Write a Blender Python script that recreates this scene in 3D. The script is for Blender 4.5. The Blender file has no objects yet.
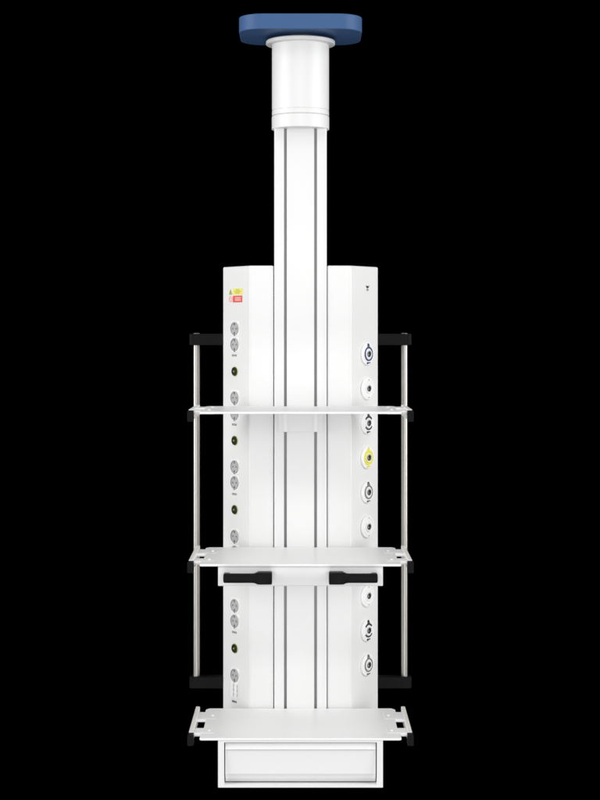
import bpy, bmesh, math, random
from mathutils import Vector, Matrix
random.seed(7)
scene = bpy.context.scene
col = scene.collection
R = math.radians
BASE = 1.04            # metres from the pendant's lowest edge to the height of the camera

# ------------------------------------------------------------------ materials
def mat(name, base, rough=0.4, metal=0.0, bump=0.0, bscale=900.0, var=0.0, coat=0.0, spec=0.5, stretch=None):
    m = bpy.data.materials.new(name); m.use_nodes = True
    nt = m.node_tree; b = nt.nodes['Principled BSDF']
    b.inputs['Base Color'].default_value = (*base, 1)
    b.inputs['Roughness'].default_value = rough
    b.inputs['Metallic'].default_value = metal
    b.inputs['Coat Weight'].default_value = coat
    b.inputs['Specular IOR Level'].default_value = spec
    tc = nt.nodes.new('ShaderNodeTexCoord')
    mp = nt.nodes.new('ShaderNodeMapping')
    if stretch: mp.inputs['Scale'].default_value = stretch
    nt.links.new(tc.outputs['Object'], mp.inputs['Vector'])
    if bump:
        n = nt.nodes.new('ShaderNodeTexNoise'); n.inputs['Scale'].default_value = bscale
        n.inputs['Detail'].default_value = 3
        bp = nt.nodes.new('ShaderNodeBump'); bp.inputs['Strength'].default_value = bump
        bp.inputs['Distance'].default_value = 0.0006
        nt.links.new(mp.outputs[0], n.inputs['Vector'])
        nt.links.new(n.outputs['Fac'], bp.inputs['Height'])
        nt.links.new(bp.outputs[0], b.inputs['Normal'])
    if var:
        n2 = nt.nodes.new('ShaderNodeTexNoise'); n2.inputs['Scale'].default_value = 9
        n2.inputs['Detail'].default_value = 6
        r = nt.nodes.new('ShaderNodeMapRange')
        r.inputs['To Min'].default_value = max(0.02, rough - var); r.inputs['To Max'].default_value = rough + var
        nt.links.new(mp.outputs[0], n2.inputs['Vector'])
        nt.links.new(n2.outputs['Fac'], r.inputs['Value'])
        nt.links.new(r.outputs[0], b.inputs['Roughness'])
    return m

WHITE   = mat('white_powder_coat', (.80, .80, .80), .36, bump=.12, bscale=700, var=.06)
SHELF   = mat('white_shelf_laminate', (.88, .88, .88), .40, bump=.08, bscale=600, var=.05, spec=.40)
TUBEW   = mat('white_gloss_enamel', (.80, .80, .80), .42)
BLUE    = mat('blue_lacquer', (.053, .116, .262), .48, bump=.05, var=.05, spec=.2)
BLACK   = mat('black_plastic', (.0065, .0065, .007), .50, bump=.25, bscale=500, var=.08, spec=.09)
POSTG   = mat('dark_grey_plastic', (.075, .075, .075), .45, var=.05, spec=.3)
STEEL   = mat('brushed_steel', (.52, .50, .475), .38, metal=1.0)
RAIL    = mat('satin_rail_metal', (.88, .865, .83), .34, var=.05)
SLOTSH     = mat('slot_shade_grey', (.30, .30, .305), .5, metal=.2)  # darkness inside the column slots, put into the colour
SOCKET  = mat('grey_socket_plastic', (.46, .46, .465), .42, var=.05)
CLIP    = mat('dark_socket_metal', (.24, .24, .24), .5, metal=.2)
DARK    = mat('dark_hole', (.012, .012, .012), .5)
NICKEL  = mat('nickel_nozzle', (.20, .20, .21), .35, metal=.6)
OLIVE   = mat('olive_green_terminal', (.016, .020, .004), .4)
YGREEN  = mat('yellow_green_ring', (.50, .52, .18), .45)
BRASS   = mat('pale_brass_pin', (.50, .50, .25), .3, metal=.6)
PLATEW  = mat('white_outlet_plastic', (.89, .89, .89), .30, var=.04)
NAVY    = mat('navy_marking', (.026, .046, .165), .5)
PYELLOW = mat('pale_yellow_marking', (.84, .82, .34), .5)
INK     = mat('black_marking', (.022, .022, .022), .5)
GREYINK = mat('grey_marking', (.13, .13, .125), .5)
SOFTINK = mat('soft_grey_print', (.30, .30, .30), .5)
YELLOW  = mat('yellow_marking', (.78, .74, .06), .5)
LYELLOW = mat('yellow_sticker', (.86, .78, .16), .5)
LGREEN  = mat('green_print', (.45, .52, .10), .5)
LRED    = mat('red_sticker', (.76, .11, .10), .5)
LPINK   = mat('pale_print', (.86, .48, .45), .5)

# ------------------------------------------------------------------ mesh helpers
wpos = {}
def finish(bm, name, m, sharp=32, smooth=True):
    bmesh.ops.recalc_face_normals(bm, faces=bm.faces[:])
    if smooth:
        for f in bm.faces: f.smooth = True
        for e in bm.edges:
            if len(e.link_faces) == 2 and e.calc_face_angle(0) > R(sharp): e.smooth = False
    me = bpy.data.meshes.new(name); bm.to_mesh(me); bm.free()
    me.materials.append(m)
    return me

def part(name, bm, m, parent, bevel=0.0, segs=3, label=None, local=False, sharp=32):
    """links bm as one mesh object; its origin goes to the middle of its own bounding box"""
    if local:
        c = Vector((0, 0, 0)); loc = Vector((0, 0, 0))
    else:
        xs = [v.co for v in bm.verts]
        c = Vector([(min(v[i] for v in xs) + max(v[i] for v in xs)) / 2 for i in range(3)])
        bmesh.ops.translate(bm, verts=bm.verts[:], vec=-c)
        loc = c - wpos[parent.name]
    me = finish(bm, name, m, sharp)
    o = bpy.data.objects.new(name, me); col.objects.link(o)
    o.parent = parent; o.location = loc; wpos[o.name] = c
    if bevel:
        b = o.modifiers.new('bevel', 'BEVEL'); b.width = bevel; b.segments = segs
        b.limit_method = 'ANGLE'; b.angle_limit = R(30); b.harden_normals = True
    if label: o['label'] = label
    return o

def box(bm, x0, x1, y0, y1, z0, z1):
    vs = [bm.verts.new((x, y, z)) for z in (z0, z1) for x, y in ((x0, y0), (x1, y0), (x1, y1), (x0, y1))]
    for f in ((0, 1, 2, 3), (4, 5, 6, 7), (0, 1, 5, 4), (1, 2, 6, 5), (2, 3, 7, 6), (3, 0, 4, 7)):
        bm.faces.new([vs[i] for i in f])

def prism(bm, pts, a0, a1, axis='z'):
    def P(p, a):
        if axis == 'z': return (p[0], p[1], a)
        if axis == 'x': return (a, p[0], p[1])
        return (p[0], a, p[1])
    lo = [bm.verts.new(P(p, a0)) for p in pts]; hi = [bm.verts.new(P(p, a1)) for p in pts]
    n = len(pts)
    bm.faces.new(lo); bm.faces.new(hi)
    for i in range(n): bm.faces.new((lo[i], lo[(i + 1) % n], hi[(i + 1) % n], hi[i]))

def lathe(bm, prof, seg=64, c=(0, 0, 0)):
    """prof: (radius, z) pairs; radius 0 closes to a point"""
    rings = []
    for r, z in prof:
        if r < 1e-6: rings.append([bm.verts.new((c[0], c[1], c[2] + z))])
        else: rings.append([bm.verts.new((c[0] + r * math.cos(2 * math.pi * i / seg),
                                          c[1] + r * math.sin(2 * math.pi * i / seg), c[2] + z)) for i in range(seg)])
    for a, b in zip(rings, rings[1:]):
        for i in range(seg):
            j = (i + 1) % seg
            if len(a) == 1 and len(b) == 1: continue
            if len(a) == 1: bm.faces.new((a[0], b[i], b[j]))
            elif len(b) == 1: bm.faces.new((a[i], a[j], b[0]))
            else: bm.faces.new((a[i], a[j], b[j], b[i]))

def rrect(x0, x1, y0, y1, r, n=6):
    pts = []
    for cx, cy, a in ((x1 - r, y0 + r, -90), (x1 - r, y1 - r, 0), (x0 + r, y1 - r, 90), (x0 + r, y0 + r, 180)):
        for i in range(n + 1):
            t = R(a + 90 * i / n); pts.append((cx + r * math.cos(t), cy + r * math.sin(t)))
    return pts

def arc(bm, r0, r1, a0, a1, z0, z1, n=40, c=(0, 0)):
    full = abs(a1 - a0) >= 359.9
    k = n if full else n + 1
    V = [[bm.verts.new((c[0] + r * math.cos(R(a0 + (a1 - a0) * i / n)), c[1] + r * math.sin(R(a0 + (a1 - a0) * i / n)), z))
          for i in range(k)] for r, z in ((r0, z0), (r0, z1), (r1, z1), (r1, z0))]
    for i in range(n):
        j = (i + 1) % k
        for q in range(4): bm.faces.new((V[q][i], V[q][j], V[(q + 1) % 4][j], V[(q + 1) % 4][i]))
    if not full:
        for i in (0, k - 1): bm.faces.new([V[q][i] for q in range(4)])

def new(): return bmesh.new()
def z(v): return BASE + v

# ------------------------------------------------------------------ the pendant
root = bpy.data.objects.new('ceiling_pendant', None); col.objects.link(root)
root.empty_display_size = .2
wpos[root.name] = Vector((0, 0, 0))
root['label'] = 'tall white hospital ceiling pendant with blue top plate, three shelves, gas outlets and drawer'
root['category'] = 'medical pendant'
YC = .028                                   # axis of the suspension tube

# blue ceiling plate
bm = new(); prism(bm, rrect(-.1525, .1525, YC - .117, YC + .117, .062, 14), z(.7566), z(.7945))
part('ceiling_plate', bm, BLUE, root, .0022, label='dark blue ceiling plate with rounded corners')

# suspension tube with flange and collar
bm = new(); lathe(bm, [(.0, .5583), (.0711, .5583), (.0717, .5591), (.0717, .5692), (.0700, .5697), (.0700, .5713), (.0717, .5718), (.0717, .737), (0, .737)], 96, (0, YC, BASE))
tube = part('suspension_tube', bm, TUBEW, root)
bm = new(); lathe(bm, [(0, .7368), (.0850, .7368), (.0868, .7382), (.0868, .7452), (.0846, .7472), (.03, .7474), (.03, .7568), (0, .7568)], 96, (0, YC, BASE))
part('flange_ring', bm, TUBEW, tube)
bm = new(); lathe(bm, [(0, .5236), (.0708, .5236), (.0722, .5246), (.0722, .5552), (.0716, .5560), (.068, .5560), (.068, .5602), (0, .5602)], 96, (0, YC, BASE))
part('collar', bm, TUBEW, tube)

# support column with two slots down its front
HX, F, BK = .0657, -.003, .059
def cc(cx, cy, a0, r=.005, n=4):
    return [(cx + r * math.cos(R(a0 + 90 * i / n)), cy + r * math.sin(R(a0 + 90 * i / n))) for i in range(n + 1)]
pts = cc(-HX + .005, F + .005, 180)
for s in (-.0377, .0377):
    pts += [(s - .0041, F), (s - .0035, F + .0006), (s - .0035, F + .014), (s + .0035, F + .014), (s + .0035, F + .0006), (s + .0041, F)]
pts += cc(HX - .005, F + .005, 270) + cc(HX - .005, BK - .005, 0) + cc(-HX + .005, BK - .005, 90)
bm = new(); prism(bm, pts, z(-1.0), z(.535))
column = part('support_column', bm, WHITE, root)
for s in (-.0377, .0377):
    bm = new(); box(bm, s - .0033, s + .0033, F + .0075, F + .0137, z(-.9995), z(.5232))  # added grey strip that paints the shade deep in each slot
    part('slot_shade_strip', bm, SLOTSH, column, label='grey strip imitating shade in the slot of the white column')

# service cabinet
CX, EX, EY = .1265, .1975, .092
pts = [(-CX, 0), (-.0673, 0), (-.0673, .064), (.0673, .064), (.0673, 0), (CX, 0), (EX, EY), (EX, .2), (CX, .292), (-CX, .292), (-EX, .2), (-EX, EY)]
bm = new(); prism(bm, pts, z(-1.0), z(.181))
cab = part('service_cabinet', bm, WHITE, root, .0035, 4)

# frames on the two slanted faces
L = math.hypot(EX - CX, EY); cs, sn = (EX - CX) / L, EY / L
def face_matrix(side, t, zz, off=0.0):
    n = Vector((side * sn, -cs, 0)); up = Vector((0, 0, 1)); u = up.cross(n)
    p = Vector((side * (CX + t * (EX - CX)), t * EY, z(zz))) + n * off
    M = Matrix((u, up, n)).transposed().to_4x4(); M.translation = p
    return M
def place(o, side, t, zz, off=0.0):
    o.matrix_local = face_matrix(side, t, zz, off)
def copy_tree(o, parent):
    c = o.copy(); col.objects.link(c); c.parent = parent
    for ch in o.children: copy_tree(ch, c)
    return c
def zof(py, t):                        # height on a slanted face, from measured rows
    return -(py - 338) * (4.2 + t * EY) / 1680

# power sockets
def socket_mesh():
    bm = new()
    n = 48; h = .0192
    ring = lambda r, zz: [bm.verts.new((r * math.cos(2 * math.pi * i / n), r * math.sin(2 * math.pi * i / n), zz)) for i in range(n)]
    def sq(zz, k):
        out = []
        for i in range(n):
            a = 2 * math.pi * i / n; c, s = math.cos(a), math.sin(a); e = 7
            q = (abs(c) ** e + abs(s) ** e) ** (-1 / e); out.append(bm.verts.new((k * q * c, k * q * s, zz)))
        return out
    rs = [sq(0, h), sq(.0006, h), sq(.0010, h - .0006), ring(.0172, .0010), ring(.0168, .0008), ring(.0168, .0002)]
    for a, b in zip(rs, rs[1:]):
        for i in range(n): bm.faces.new((a[i], a[(i + 1) % n], b[(i + 1) % n], b[i]))
    return bm
sock = part('power_socket', socket_mesh(), PLATEW, root, local=True)
bm = new(); lathe(bm, [(0, .0003), (.0167, .0003), (.0167, .0026), (.0160, .0031), (.0145, .0031), (.0141, .0010), (0, .0010)], 48)
part('socket_cup', bm, SOCKET, sock, local=True, label='grey round socket cup')
for q in (-1, 1):
    bm = new(); lathe(bm, [(0, .0019), (.0023, .0019), (.0023, .0008), (0, .0008)], 16, (q * .0074, 0, 0))
    part('pin_hole', bm, CLIP, sock, local=True)
    bm = new(); y0, y1 = sorted((q * .0090, q * (.0150 if q > 0 else .0182))); box(bm, -.0011, .0011, y0, y1, .0008, .0034)
    part('earth_clip', bm, CLIP, sock, local=True)
def caption_bm(w, y, seed, h=.0032, zz=.0004):
    rnd = random.Random(seed); bm = new(); x = -w / 2
    while x < w / 2:
        d = rnd.uniform(.0016, .0034); hh = h * rnd.uniform(.85, 1)
        box(bm, x, min(x + d, w / 2), y - hh / 2, y + hh / 2, 0, zz); x += d + rnd.uniform(.0006, .0012)
    return bm
tL = .555
rows = [328.6, 344.6, 397.8, 413.6, 466.8, 482.6, 536.3, 552.2, 605.5, 621.0, 675.2]
for i, py in enumerate(rows):
    o = sock if i == 0 else copy_tree(sock, root)
    place(o, -1, tL, zof(py, tL))
    if i == 0: sock0 = o
# small printed captions below each pair
for i, py in enumerate((355.4, 424.6, 494.1, 632.4, 701.7)):
    o = part('printed_caption', caption_bm(.0205, 0, 40 + i, .0056), SOFTINK if i != 4 else GREYINK, root, local=True, label='small grey printed caption')
    place(o, -1, tL + .02, zof(py, tL))

# earth terminals
bm = new(); lathe(bm, [(0, .0), (.0126, .0), (.0126, .0010), (.0120, .0014), (.0, .0014)], 40)
term = part('earth_terminal', bm, YGREEN, root, local=True, label='green and black round earth terminal')
bm = new(); lathe(bm, [(0, .001), (.0110, .001), (.0110, .0034), (.0102, .0042), (.0062, .0042), (.0060, .0020), (0, .0020)], 40)
part('terminal_body', bm, OLIVE, term, local=True)
bm = new(); lathe(bm, [(0, .001), (.0028, .001), (.0028, .0048), (.0022, .0054), (0, .0054)], 24)
part('terminal_pin', bm, BRASS, term, local=True)
for i, py in enumerate((371.4, 440.5, 509.6, 648.3)):
    o = term if i == 0 else copy_tree(term, root)
    place(o, -1, tL - .005, zof(py, tL))

# data port plate at the foot of the left face
bm = new(); prism(bm, rrect(-.0165, .0165, -.0205, .0205, .003, 4), 0, .0014)
dp = part('data_port', bm, PLATEW, root, .0004, 2, local=True, label='white data port plate with two upright covers')
place(dp, -1, tL + .01, zof(690, tL))
for u in (-.0078, .0078):
    bm = new(); prism(bm, rrect(u - .0052, u + .0052, -.0165, .0165, .0012, 3), .0013, .0032)
    part('port_cover', bm, PLATEW, dp, .0005, 2, local=True)
    bm = new(); box(bm, u - .0066, u - .0054, -.0155, .0160, .0010, .0017)
    for k in range(3): box(bm, u + .0056, u + .0068, -.0145 + k * .011, -.0075 + k * .011, .0010, .0017)
    part('port_gap', bm, SOFTINK, dp, local=True)

# warning stickers
wl = None
bm = new(); box(bm, -.0090, .0330, -.0080, .0080, 0, .0004)
wl = part('warning_label', bm, LYELLOW, root, local=True, label='yellow warning sticker with a triangle sign'); place(wl, -1, .55, zof(291.6, .55), .0002)
bm = new()
for k, (a, b) in enumerate(((.004, .020), (-.002, .027), (.002, .022))): box(bm, a, b, .0032 - k * .0040, .0054 - k * .0040, .0003, .0007)
part('printed_lines', bm, LGREEN, wl, local=True)
bm = new(); prism(bm, [(-.0270, -.0075), (-.0115, -.0075), (-.0192, .0070)], 0, .0004)
tri = part('warning_triangle', bm, LGREEN, wl, local=True)
bm = new(); box(bm, -.0200, -.0184, -.0030, .0025, .0003, .0007); box(bm, -.0200, -.0184, -.0058, -.0042, .0003, .0007)
part('exclamation_mark', bm, INK, wl, local=True)
bm = new(); box(bm, -.0090, .0315, -.0086, .0082, 0, .0004)
rl = part('warning_label', bm, LRED, root, local=True, label='red warning sticker with a pale red ring sign'); place(rl, -1, .55, zof(299.0, .55), .0002)
bm = new()
for k in range(2): box(bm, .001, .0255, .0006 - k * .0050, .0040 - k * .0050, .0003, .0007)
part('printed_lines', bm, LPINK, rl, local=True)
bm = new(); arc(bm, .0030, .0080, 0, 360, 0, .0004, 32, (-.0190, 0)); 
part('ring_sign', bm, LPINK, rl, local=True)

# gas outlets on the right face
tR = .60
bm = new(); lathe(bm, [(0, 0), (.0288, 0), (.0288, .0028), (.0276, .0042), (.0250, .0048), (.0215, .0052), (.0206, .0042), (.0200, .0052), (0, .0056)], 64)
out = part('gas_outlet', bm, PLATEW, root, local=True)
bm = new(); lathe(bm, [(0, .004), (.0128, .004), (.0128, .0068), (.0120, .0076), (.0100, .0076), (.0092, .0066), (.0076, .0064), (.0076, .004)], 48)
part('outlet_boss', bm, PLATEW, out, local=True)
bm = new(); lathe(bm, [(.0075, .004), (.0075, .0082), (.0068, .0086), (.0062, .0082), (.0061, .0050), (0, .0050)], 40)
part('outlet_nozzle', bm, NICKEL, out, local=True)
bm = new(); lathe(bm, [(.0060, .0052), (.0060, .0058), (0, .0058)], 32)
part('outlet_hole', bm, DARK, out, local=True)
bm = new(); lathe(bm, [(0, .005), (.0026, .005), (.0026, .0072), (.0018, .0079), (0, .0079)], 24, (-.0018, -.0020, 0))
part('outlet_pin', bm, STEEL, out, local=True)
kinds = ['navy', 'plain', 'black', 'yellow', 'grey', 'plain', None, 'plain', 'black', 'greyish']
text = {'navy': 'white gas outlet with navy ring marking', 'plain': 'plain white gas outlet with no ring marking', 'black': 'white gas outlet with broken black ring marking',
        'yellow': 'white gas outlet with yellow ring marking', 'grey': 'white gas outlet with thin grey ring marking', 'greyish': 'white gas outlet with thin grey ring marking'}
ink = {'navy': NAVY, 'black': INK, 'yellow': YELLOW, 'grey': GREYINK, 'greyish': GREYINK}
outs = []
first = True
for i, kd in enumerate(kinds):
    if kd is None: continue
    if first: o = out; first = False
    else: o = copy_tree(out, root)
    outs.append((o, i, kd))
for o, i, kd in outs:
    place(o, 1, tR - .012, zof(354.0 + 34.52 * i, tR))
    o['label'] = text[kd]
    if kd == 'plain':
        for q in (-1, 1):
            bm = new(); lathe(bm, [(0, .0060), (.0012, .0060), (.0012, .0046), (0, .0046)], 12, (.001, q * .0222, 0))
            part('fixing_screw', bm, GREYINK, o, local=True)
        continue
    bm = new()
    zz0, zz1 = .0050, .0062
    if kd == 'black':
        arc(bm, .0140, .0182, 38, 142, zz0, zz1, 24); arc(bm, .0140, .0176, 215, 330, zz0, zz1, 24)
    elif kd == 'yellow': arc(bm, .0132, .0192, 0, 360, zz0, zz1, 48)
    elif kd == 'navy': arc(bm, .0142, .0180, 0, 360, zz0, zz1, 48)
    else: arc(bm, .0146, .0174, 0, 360, zz0, zz1, 48)
    part('ring_marking', bm, ink[kd], o, local=True)
    if kd == 'yellow':
        bm = new(); arc(bm, .0098, .0124, 0, 360, .0070, .0080, 40)
        part('inner_ring', bm, PYELLOW, o, local=True, label='pale yellow inner ring')
    bm = new()
    if kd == 'yellow': prism(bm, [(-.005, .0165), (.005, .0165), (.0025, .0262), (-.0025, .0262)], zz0, zz1 - .0002)
    else:
        prism(bm, [(-.0055, .0165), (-.002, .0170), (.0018, .0210), (.0030, .0236), (.0012, .0264), (-.0024, .0270), (-.0054, .0246), (-.0046, .0216)], zz0, zz1 - .0002)
        prism(bm, [(.0015, .0180), (.0058, .0166), (.0036, .0214)], zz0, zz1 - .0002)
    part('gas_symbol', bm, ink[kd], o, local=True)
    bm = new(); box(bm, -.0072, -.0020, -.0252, -.0206, .0040, zz1); box(bm, -.0002, .0026, -.0236, -.0208, .0040, zz1); box(bm, .0042, .0066, -.0230, -.0206, .0040, zz1)
    part('gas_caption', bm, ink[kd], o, local=True)

# small emblem high on the right face
bm = new()
prism(bm, [(-.0080, .0058), (-.0042, .0030), (.0, .0042), (.0042, .0030), (.0080, .0058), (.0040, -.0012), (0, -.0026), (-.0040, -.0012)], 0, .0004)
em = part('emblem', bm, INK, root, local=True, label='small dark winged emblem over a grey mark'); place(em, 1, .605, zof(287.4, tR), .0001)
bm = new(); prism(bm, rrect(-.0046, .0046, -.0088, -.0036, .0022, 4), 0, .0004)
part('emblem_mark', bm, SOFTINK, em, local=True)

# side poles and their black arms
PX, PY = .2668, .11
for s in (-1, 1):
    bm = new(); lathe(bm, [(0, -.876), (.0084, -.876), (.0084, .0116), (.0074, .0126), (.004, .0130), (0, .0130)], 40, (s * PX, PY, BASE))
    part('side_pole', bm, STEEL, root)
    for zc in (-.0038, -.8815):
        bm = new()
        pts = rrect(min(s * .15, s * .2846), max(s * .15, s * .2846), PY - .0165, PY + .0165, .008, 6)
        prism(bm, pts, z(zc - .0148), z(zc + .0148))
        arm = part('pole_arm', bm, BLACK, root, .0022)

# shelves
PW = .2335
def shelf(zt, bracket=False):
    T = .0055
    bm = new()
    half = [(PW - .004, -.3165), (PW, -.3125), (PW, -.2700), (PW + .0185, -.2700), (PW + .0185, -.2150), (PW - .004, -.2150),
            (PW - .004, -.1270), (PW + .0185, -.1270), (PW + .0185, -.0450), (PW + .002, -.0450), (PW + .002, -.0180), (PW - .006, -.0042)]
    pts = half + [(-x, y) for x, y in reversed(half)]
    prism(bm, pts, z(zt - T), z(zt))
    sh = part('shelf', bm, SHELF, root, .0008, 2)
    for s in (-1, 1):
        X = s * .2565
        bm = new(); prism(bm, rrect(X - .0050, X + .0050, zt + BASE - .0225, zt + BASE + .0035, .0014, 3), -.266, .0015, 'y')
        part('side_rail', bm, RAIL, sh)
        bm = new(); prism(bm, rrect(X - .0072, X + .0072, zt + BASE - .0248, zt + BASE + .0010, .0022, 4), -.2905, -.2645, 'y')
        part('rail_end_cap', bm, BLACK, sh, .0010, 2, label='black plastic end cap of the side rail')
        for y0, y1 in ((-.2660, -.2200), (-.1200, -.0505)):
            bm = new(); x0, x1 = sorted((s * .2030, s * .2512)); box(bm, x0, x1, y0, y1, z(zt - .0082), z(zt + .0006))
            part('rail_arm', bm, SHELF, sh, .0010, 2)
            bm = new(); lathe(bm, [(0, .0024), (.0028, .0024), (.0034, .0016), (.0034, 0), (0, 0)], 20, (s * .2150, (y0 + y1) / 2, z(zt + .0005)))
            part('arm_screw', bm, RAIL, sh)
    return sh
Z1, Z2, Z3 = -.1703, -.5226, -.9250
s1 = shelf(Z1)
bm = new(); box(bm, -.0560, .0560, -.0135, -.0032, z(-.2345), z(Z1 - .0056))
box(bm, -.0560, .0560, -.120, -.0130, z(Z1 - .0135), z(Z1 - .0057))
part('mounting_bracket', bm, WHITE, s1, .0012, 2)
for sx in (-.0377, .0377):
    bm = new(); box(bm, sx - .0045, sx + .0045, -.0165, -.0133, z(-.2330), z(-.1800))
    part('bracket_clip', bm, SHELF, s1, .0006, 2)
s2 = shelf(Z2)
s3 = shelf(Z3)

# handle box below the middle shelf
bm = new(); box(bm, -.1908, .1908, -.3135, -.0042, z(-.5738), z(Z2 - .0058))
hb = part('handle_box', bm, WHITE, root, .0016, 3)
HY = -.3445
for s in (-1, 1):
    bm = new(); ZH = z(-.5506)
    # grip: a rounded bar lying along x, flaring into a square block at its inner end
    prof = [(.1772, .0060, 2.6), (.1766, .0092, 2.6), (.1748, .0106, 2.6), (.1700, .0107, 2.6), (.1120, .0107, 2.6), (.1060, .0110, 3), (.0985, .0134, 6), (.0930, .0136, 8), (.0672, .0136, 8), (.0658, .0128, 8), (.0652, .0110, 8)]
    rings = []
    N = 40
    for x, r, e in prof:
        rg = []
        for i in range(N):
            a = 2 * math.pi * i / N; c, n_ = math.cos(a), math.sin(a)
            q = (abs(c) ** e + abs(n_) ** e) ** (-1 / e)
            rg.append(bm.verts.new((s * x, HY + r * q * c, ZH - .0006 + r * q * n_)))
        rings.append(rg)
    for a, b in zip(rings, rings[1:]):
        for i in range(N): bm.faces.new((a[i], a[(i + 1) % N], b[(i + 1) % N], b[i]))
    bm.faces.new(rings[0]); bm.faces.new(rings[-1])
    h = part('handle', bm, BLACK, hb, label='black plastic grip handle')
    bm = new(); x0, x1 = sorted((s * .0665, s * .0990)); box(bm, x0, x1, HY + .006, -.3130, ZH - .0125, ZH + .0118)
    part('handle_post', bm, POSTG, hb, .0016, 3); bm = new()
    x0, x1 = sorted((s * .1640, s * .1764)); box(bm, x0, x1, HY + .002, -.3130, ZH - .0085, ZH + .0085)
    o = part('handle_post', bm, POSTG, hb, .0016, 3)

# drawer housing and drawer below the bottom shelf
DX, DF = .1908, -.3152
zt, zb = z(Z3 - .0058), z(-1.0398)
bm = new()
ox, ix = DX, .1766
it, ib = zt - .0048, zb + .0062
o_ = [(-ox, zb), (ox, zb), (ox, zt), (-ox, zt)]; i_ = [(-ix, ib), (ix, ib), (ix, it), (-ix, it)]
def loop(ps, y): return [bm.verts.new((p[0], y, p[1])) for p in ps]
of, ob = loop(o_, DF), loop(o_, -.0045); fi, bi = loop(i_, DF), loop(i_, DF + .055)
for i in range(4):
    j = (i + 1) % 4
    bm.faces.new((of[i], of[j], fi[j], fi[i])); bm.faces.new((of[i], of[j], ob[j], ob[i])); bm.faces.new((fi[i], fi[j], bi[j], bi[i]))
bm.faces.new(ob); bm.faces.new(bi)
dh = part('drawer_housing', bm, WHITE, root, .0010, 3)
g = .0022; dy = DF + .0015
T_, B_ = it - g, ib + g
pr = [(dy + .0042, T_), (dy, T_ - .0142), (dy + .0030, T_ - .0165), (dy + .0065, B_ + .0215), (dy + .0200, B_ + .0012), (dy + .0215, B_), (dy + .045, B_), (dy + .045, T_)]
bm = new(); prism(bm, pr, -ix + g, ix - g, 'x')
part('drawer', bm, WHITE, root, .0008, 2)

# ------------------------------------------------------------------ world, lamps, camera
w = bpy.data.worlds.new('World'); scene.world = w; w.use_nodes = True
w.node_tree.nodes['Background'].inputs['Color'].default_value = (0, 0, 0, 1)
w.node_tree.nodes['Background'].inputs['Strength'].default_value = 0

def lamp(name, loc, target, sx, sy, power, color=(1, 1, 1)):
    d = bpy.data.lights.new(name, 'AREA'); d.shape = 'RECTANGLE'; d.size = sx; d.size_y = sy
    d.energy = power; d.color = color
    o = bpy.data.objects.new(name, d); col.objects.link(o); o.location = loc
    o.rotation_euler = (Vector(target) - Vector(loc)).to_track_quat('-Z', 'Y').to_euler()
    return o
lamp('front_softbox', (0, -6.8, .5), (0, 0, .65), 3.6, 4.4, 140)
lamp('top_softbox', (0, -2.4, 5.2), (0, -.1, .4), 3.4, 2.4, 56)
lamp('left_softbox', (-4.2, -1.8, 1.95), (0, -.15, .50), 2.6, 4.4, 212, (1, .998, .992))
lamp('right_softbox', (4.2, -1.8, 1.95), (0, -.15, .50), 2.6, 4.4, 212, (1, .998, .992))
lamp('low_bounce_fill', (0, -4.2, -2.6), (0, 0, 1.2), 3.0, 1.6, 66)  # added fill in place of bounced light, lifts the blue plate's underside

cam = bpy.data.cameras.new('camera'); co = bpy.data.objects.new('camera', cam); col.objects.link(co)
co.location = (0, -4.2, BASE); co.rotation_euler = (R(90), 0, 0)
cam.sensor_fit = 'HORIZONTAL'; cam.sensor_width = 36; cam.lens = 1680 / 600 * 36
cam.shift_x = -.5 / 600; cam.shift_y = -62 / 600
cam.clip_start = .1; cam.clip_end = 100
scene.camera = co
vs = scene.view_settings
vs.view_transform = 'Standard'; vs.look = 'None'; vs.exposure = 0; vs.gamma = 1
scene.render.resolution_x = 768; scene.render.resolution_y = 1024
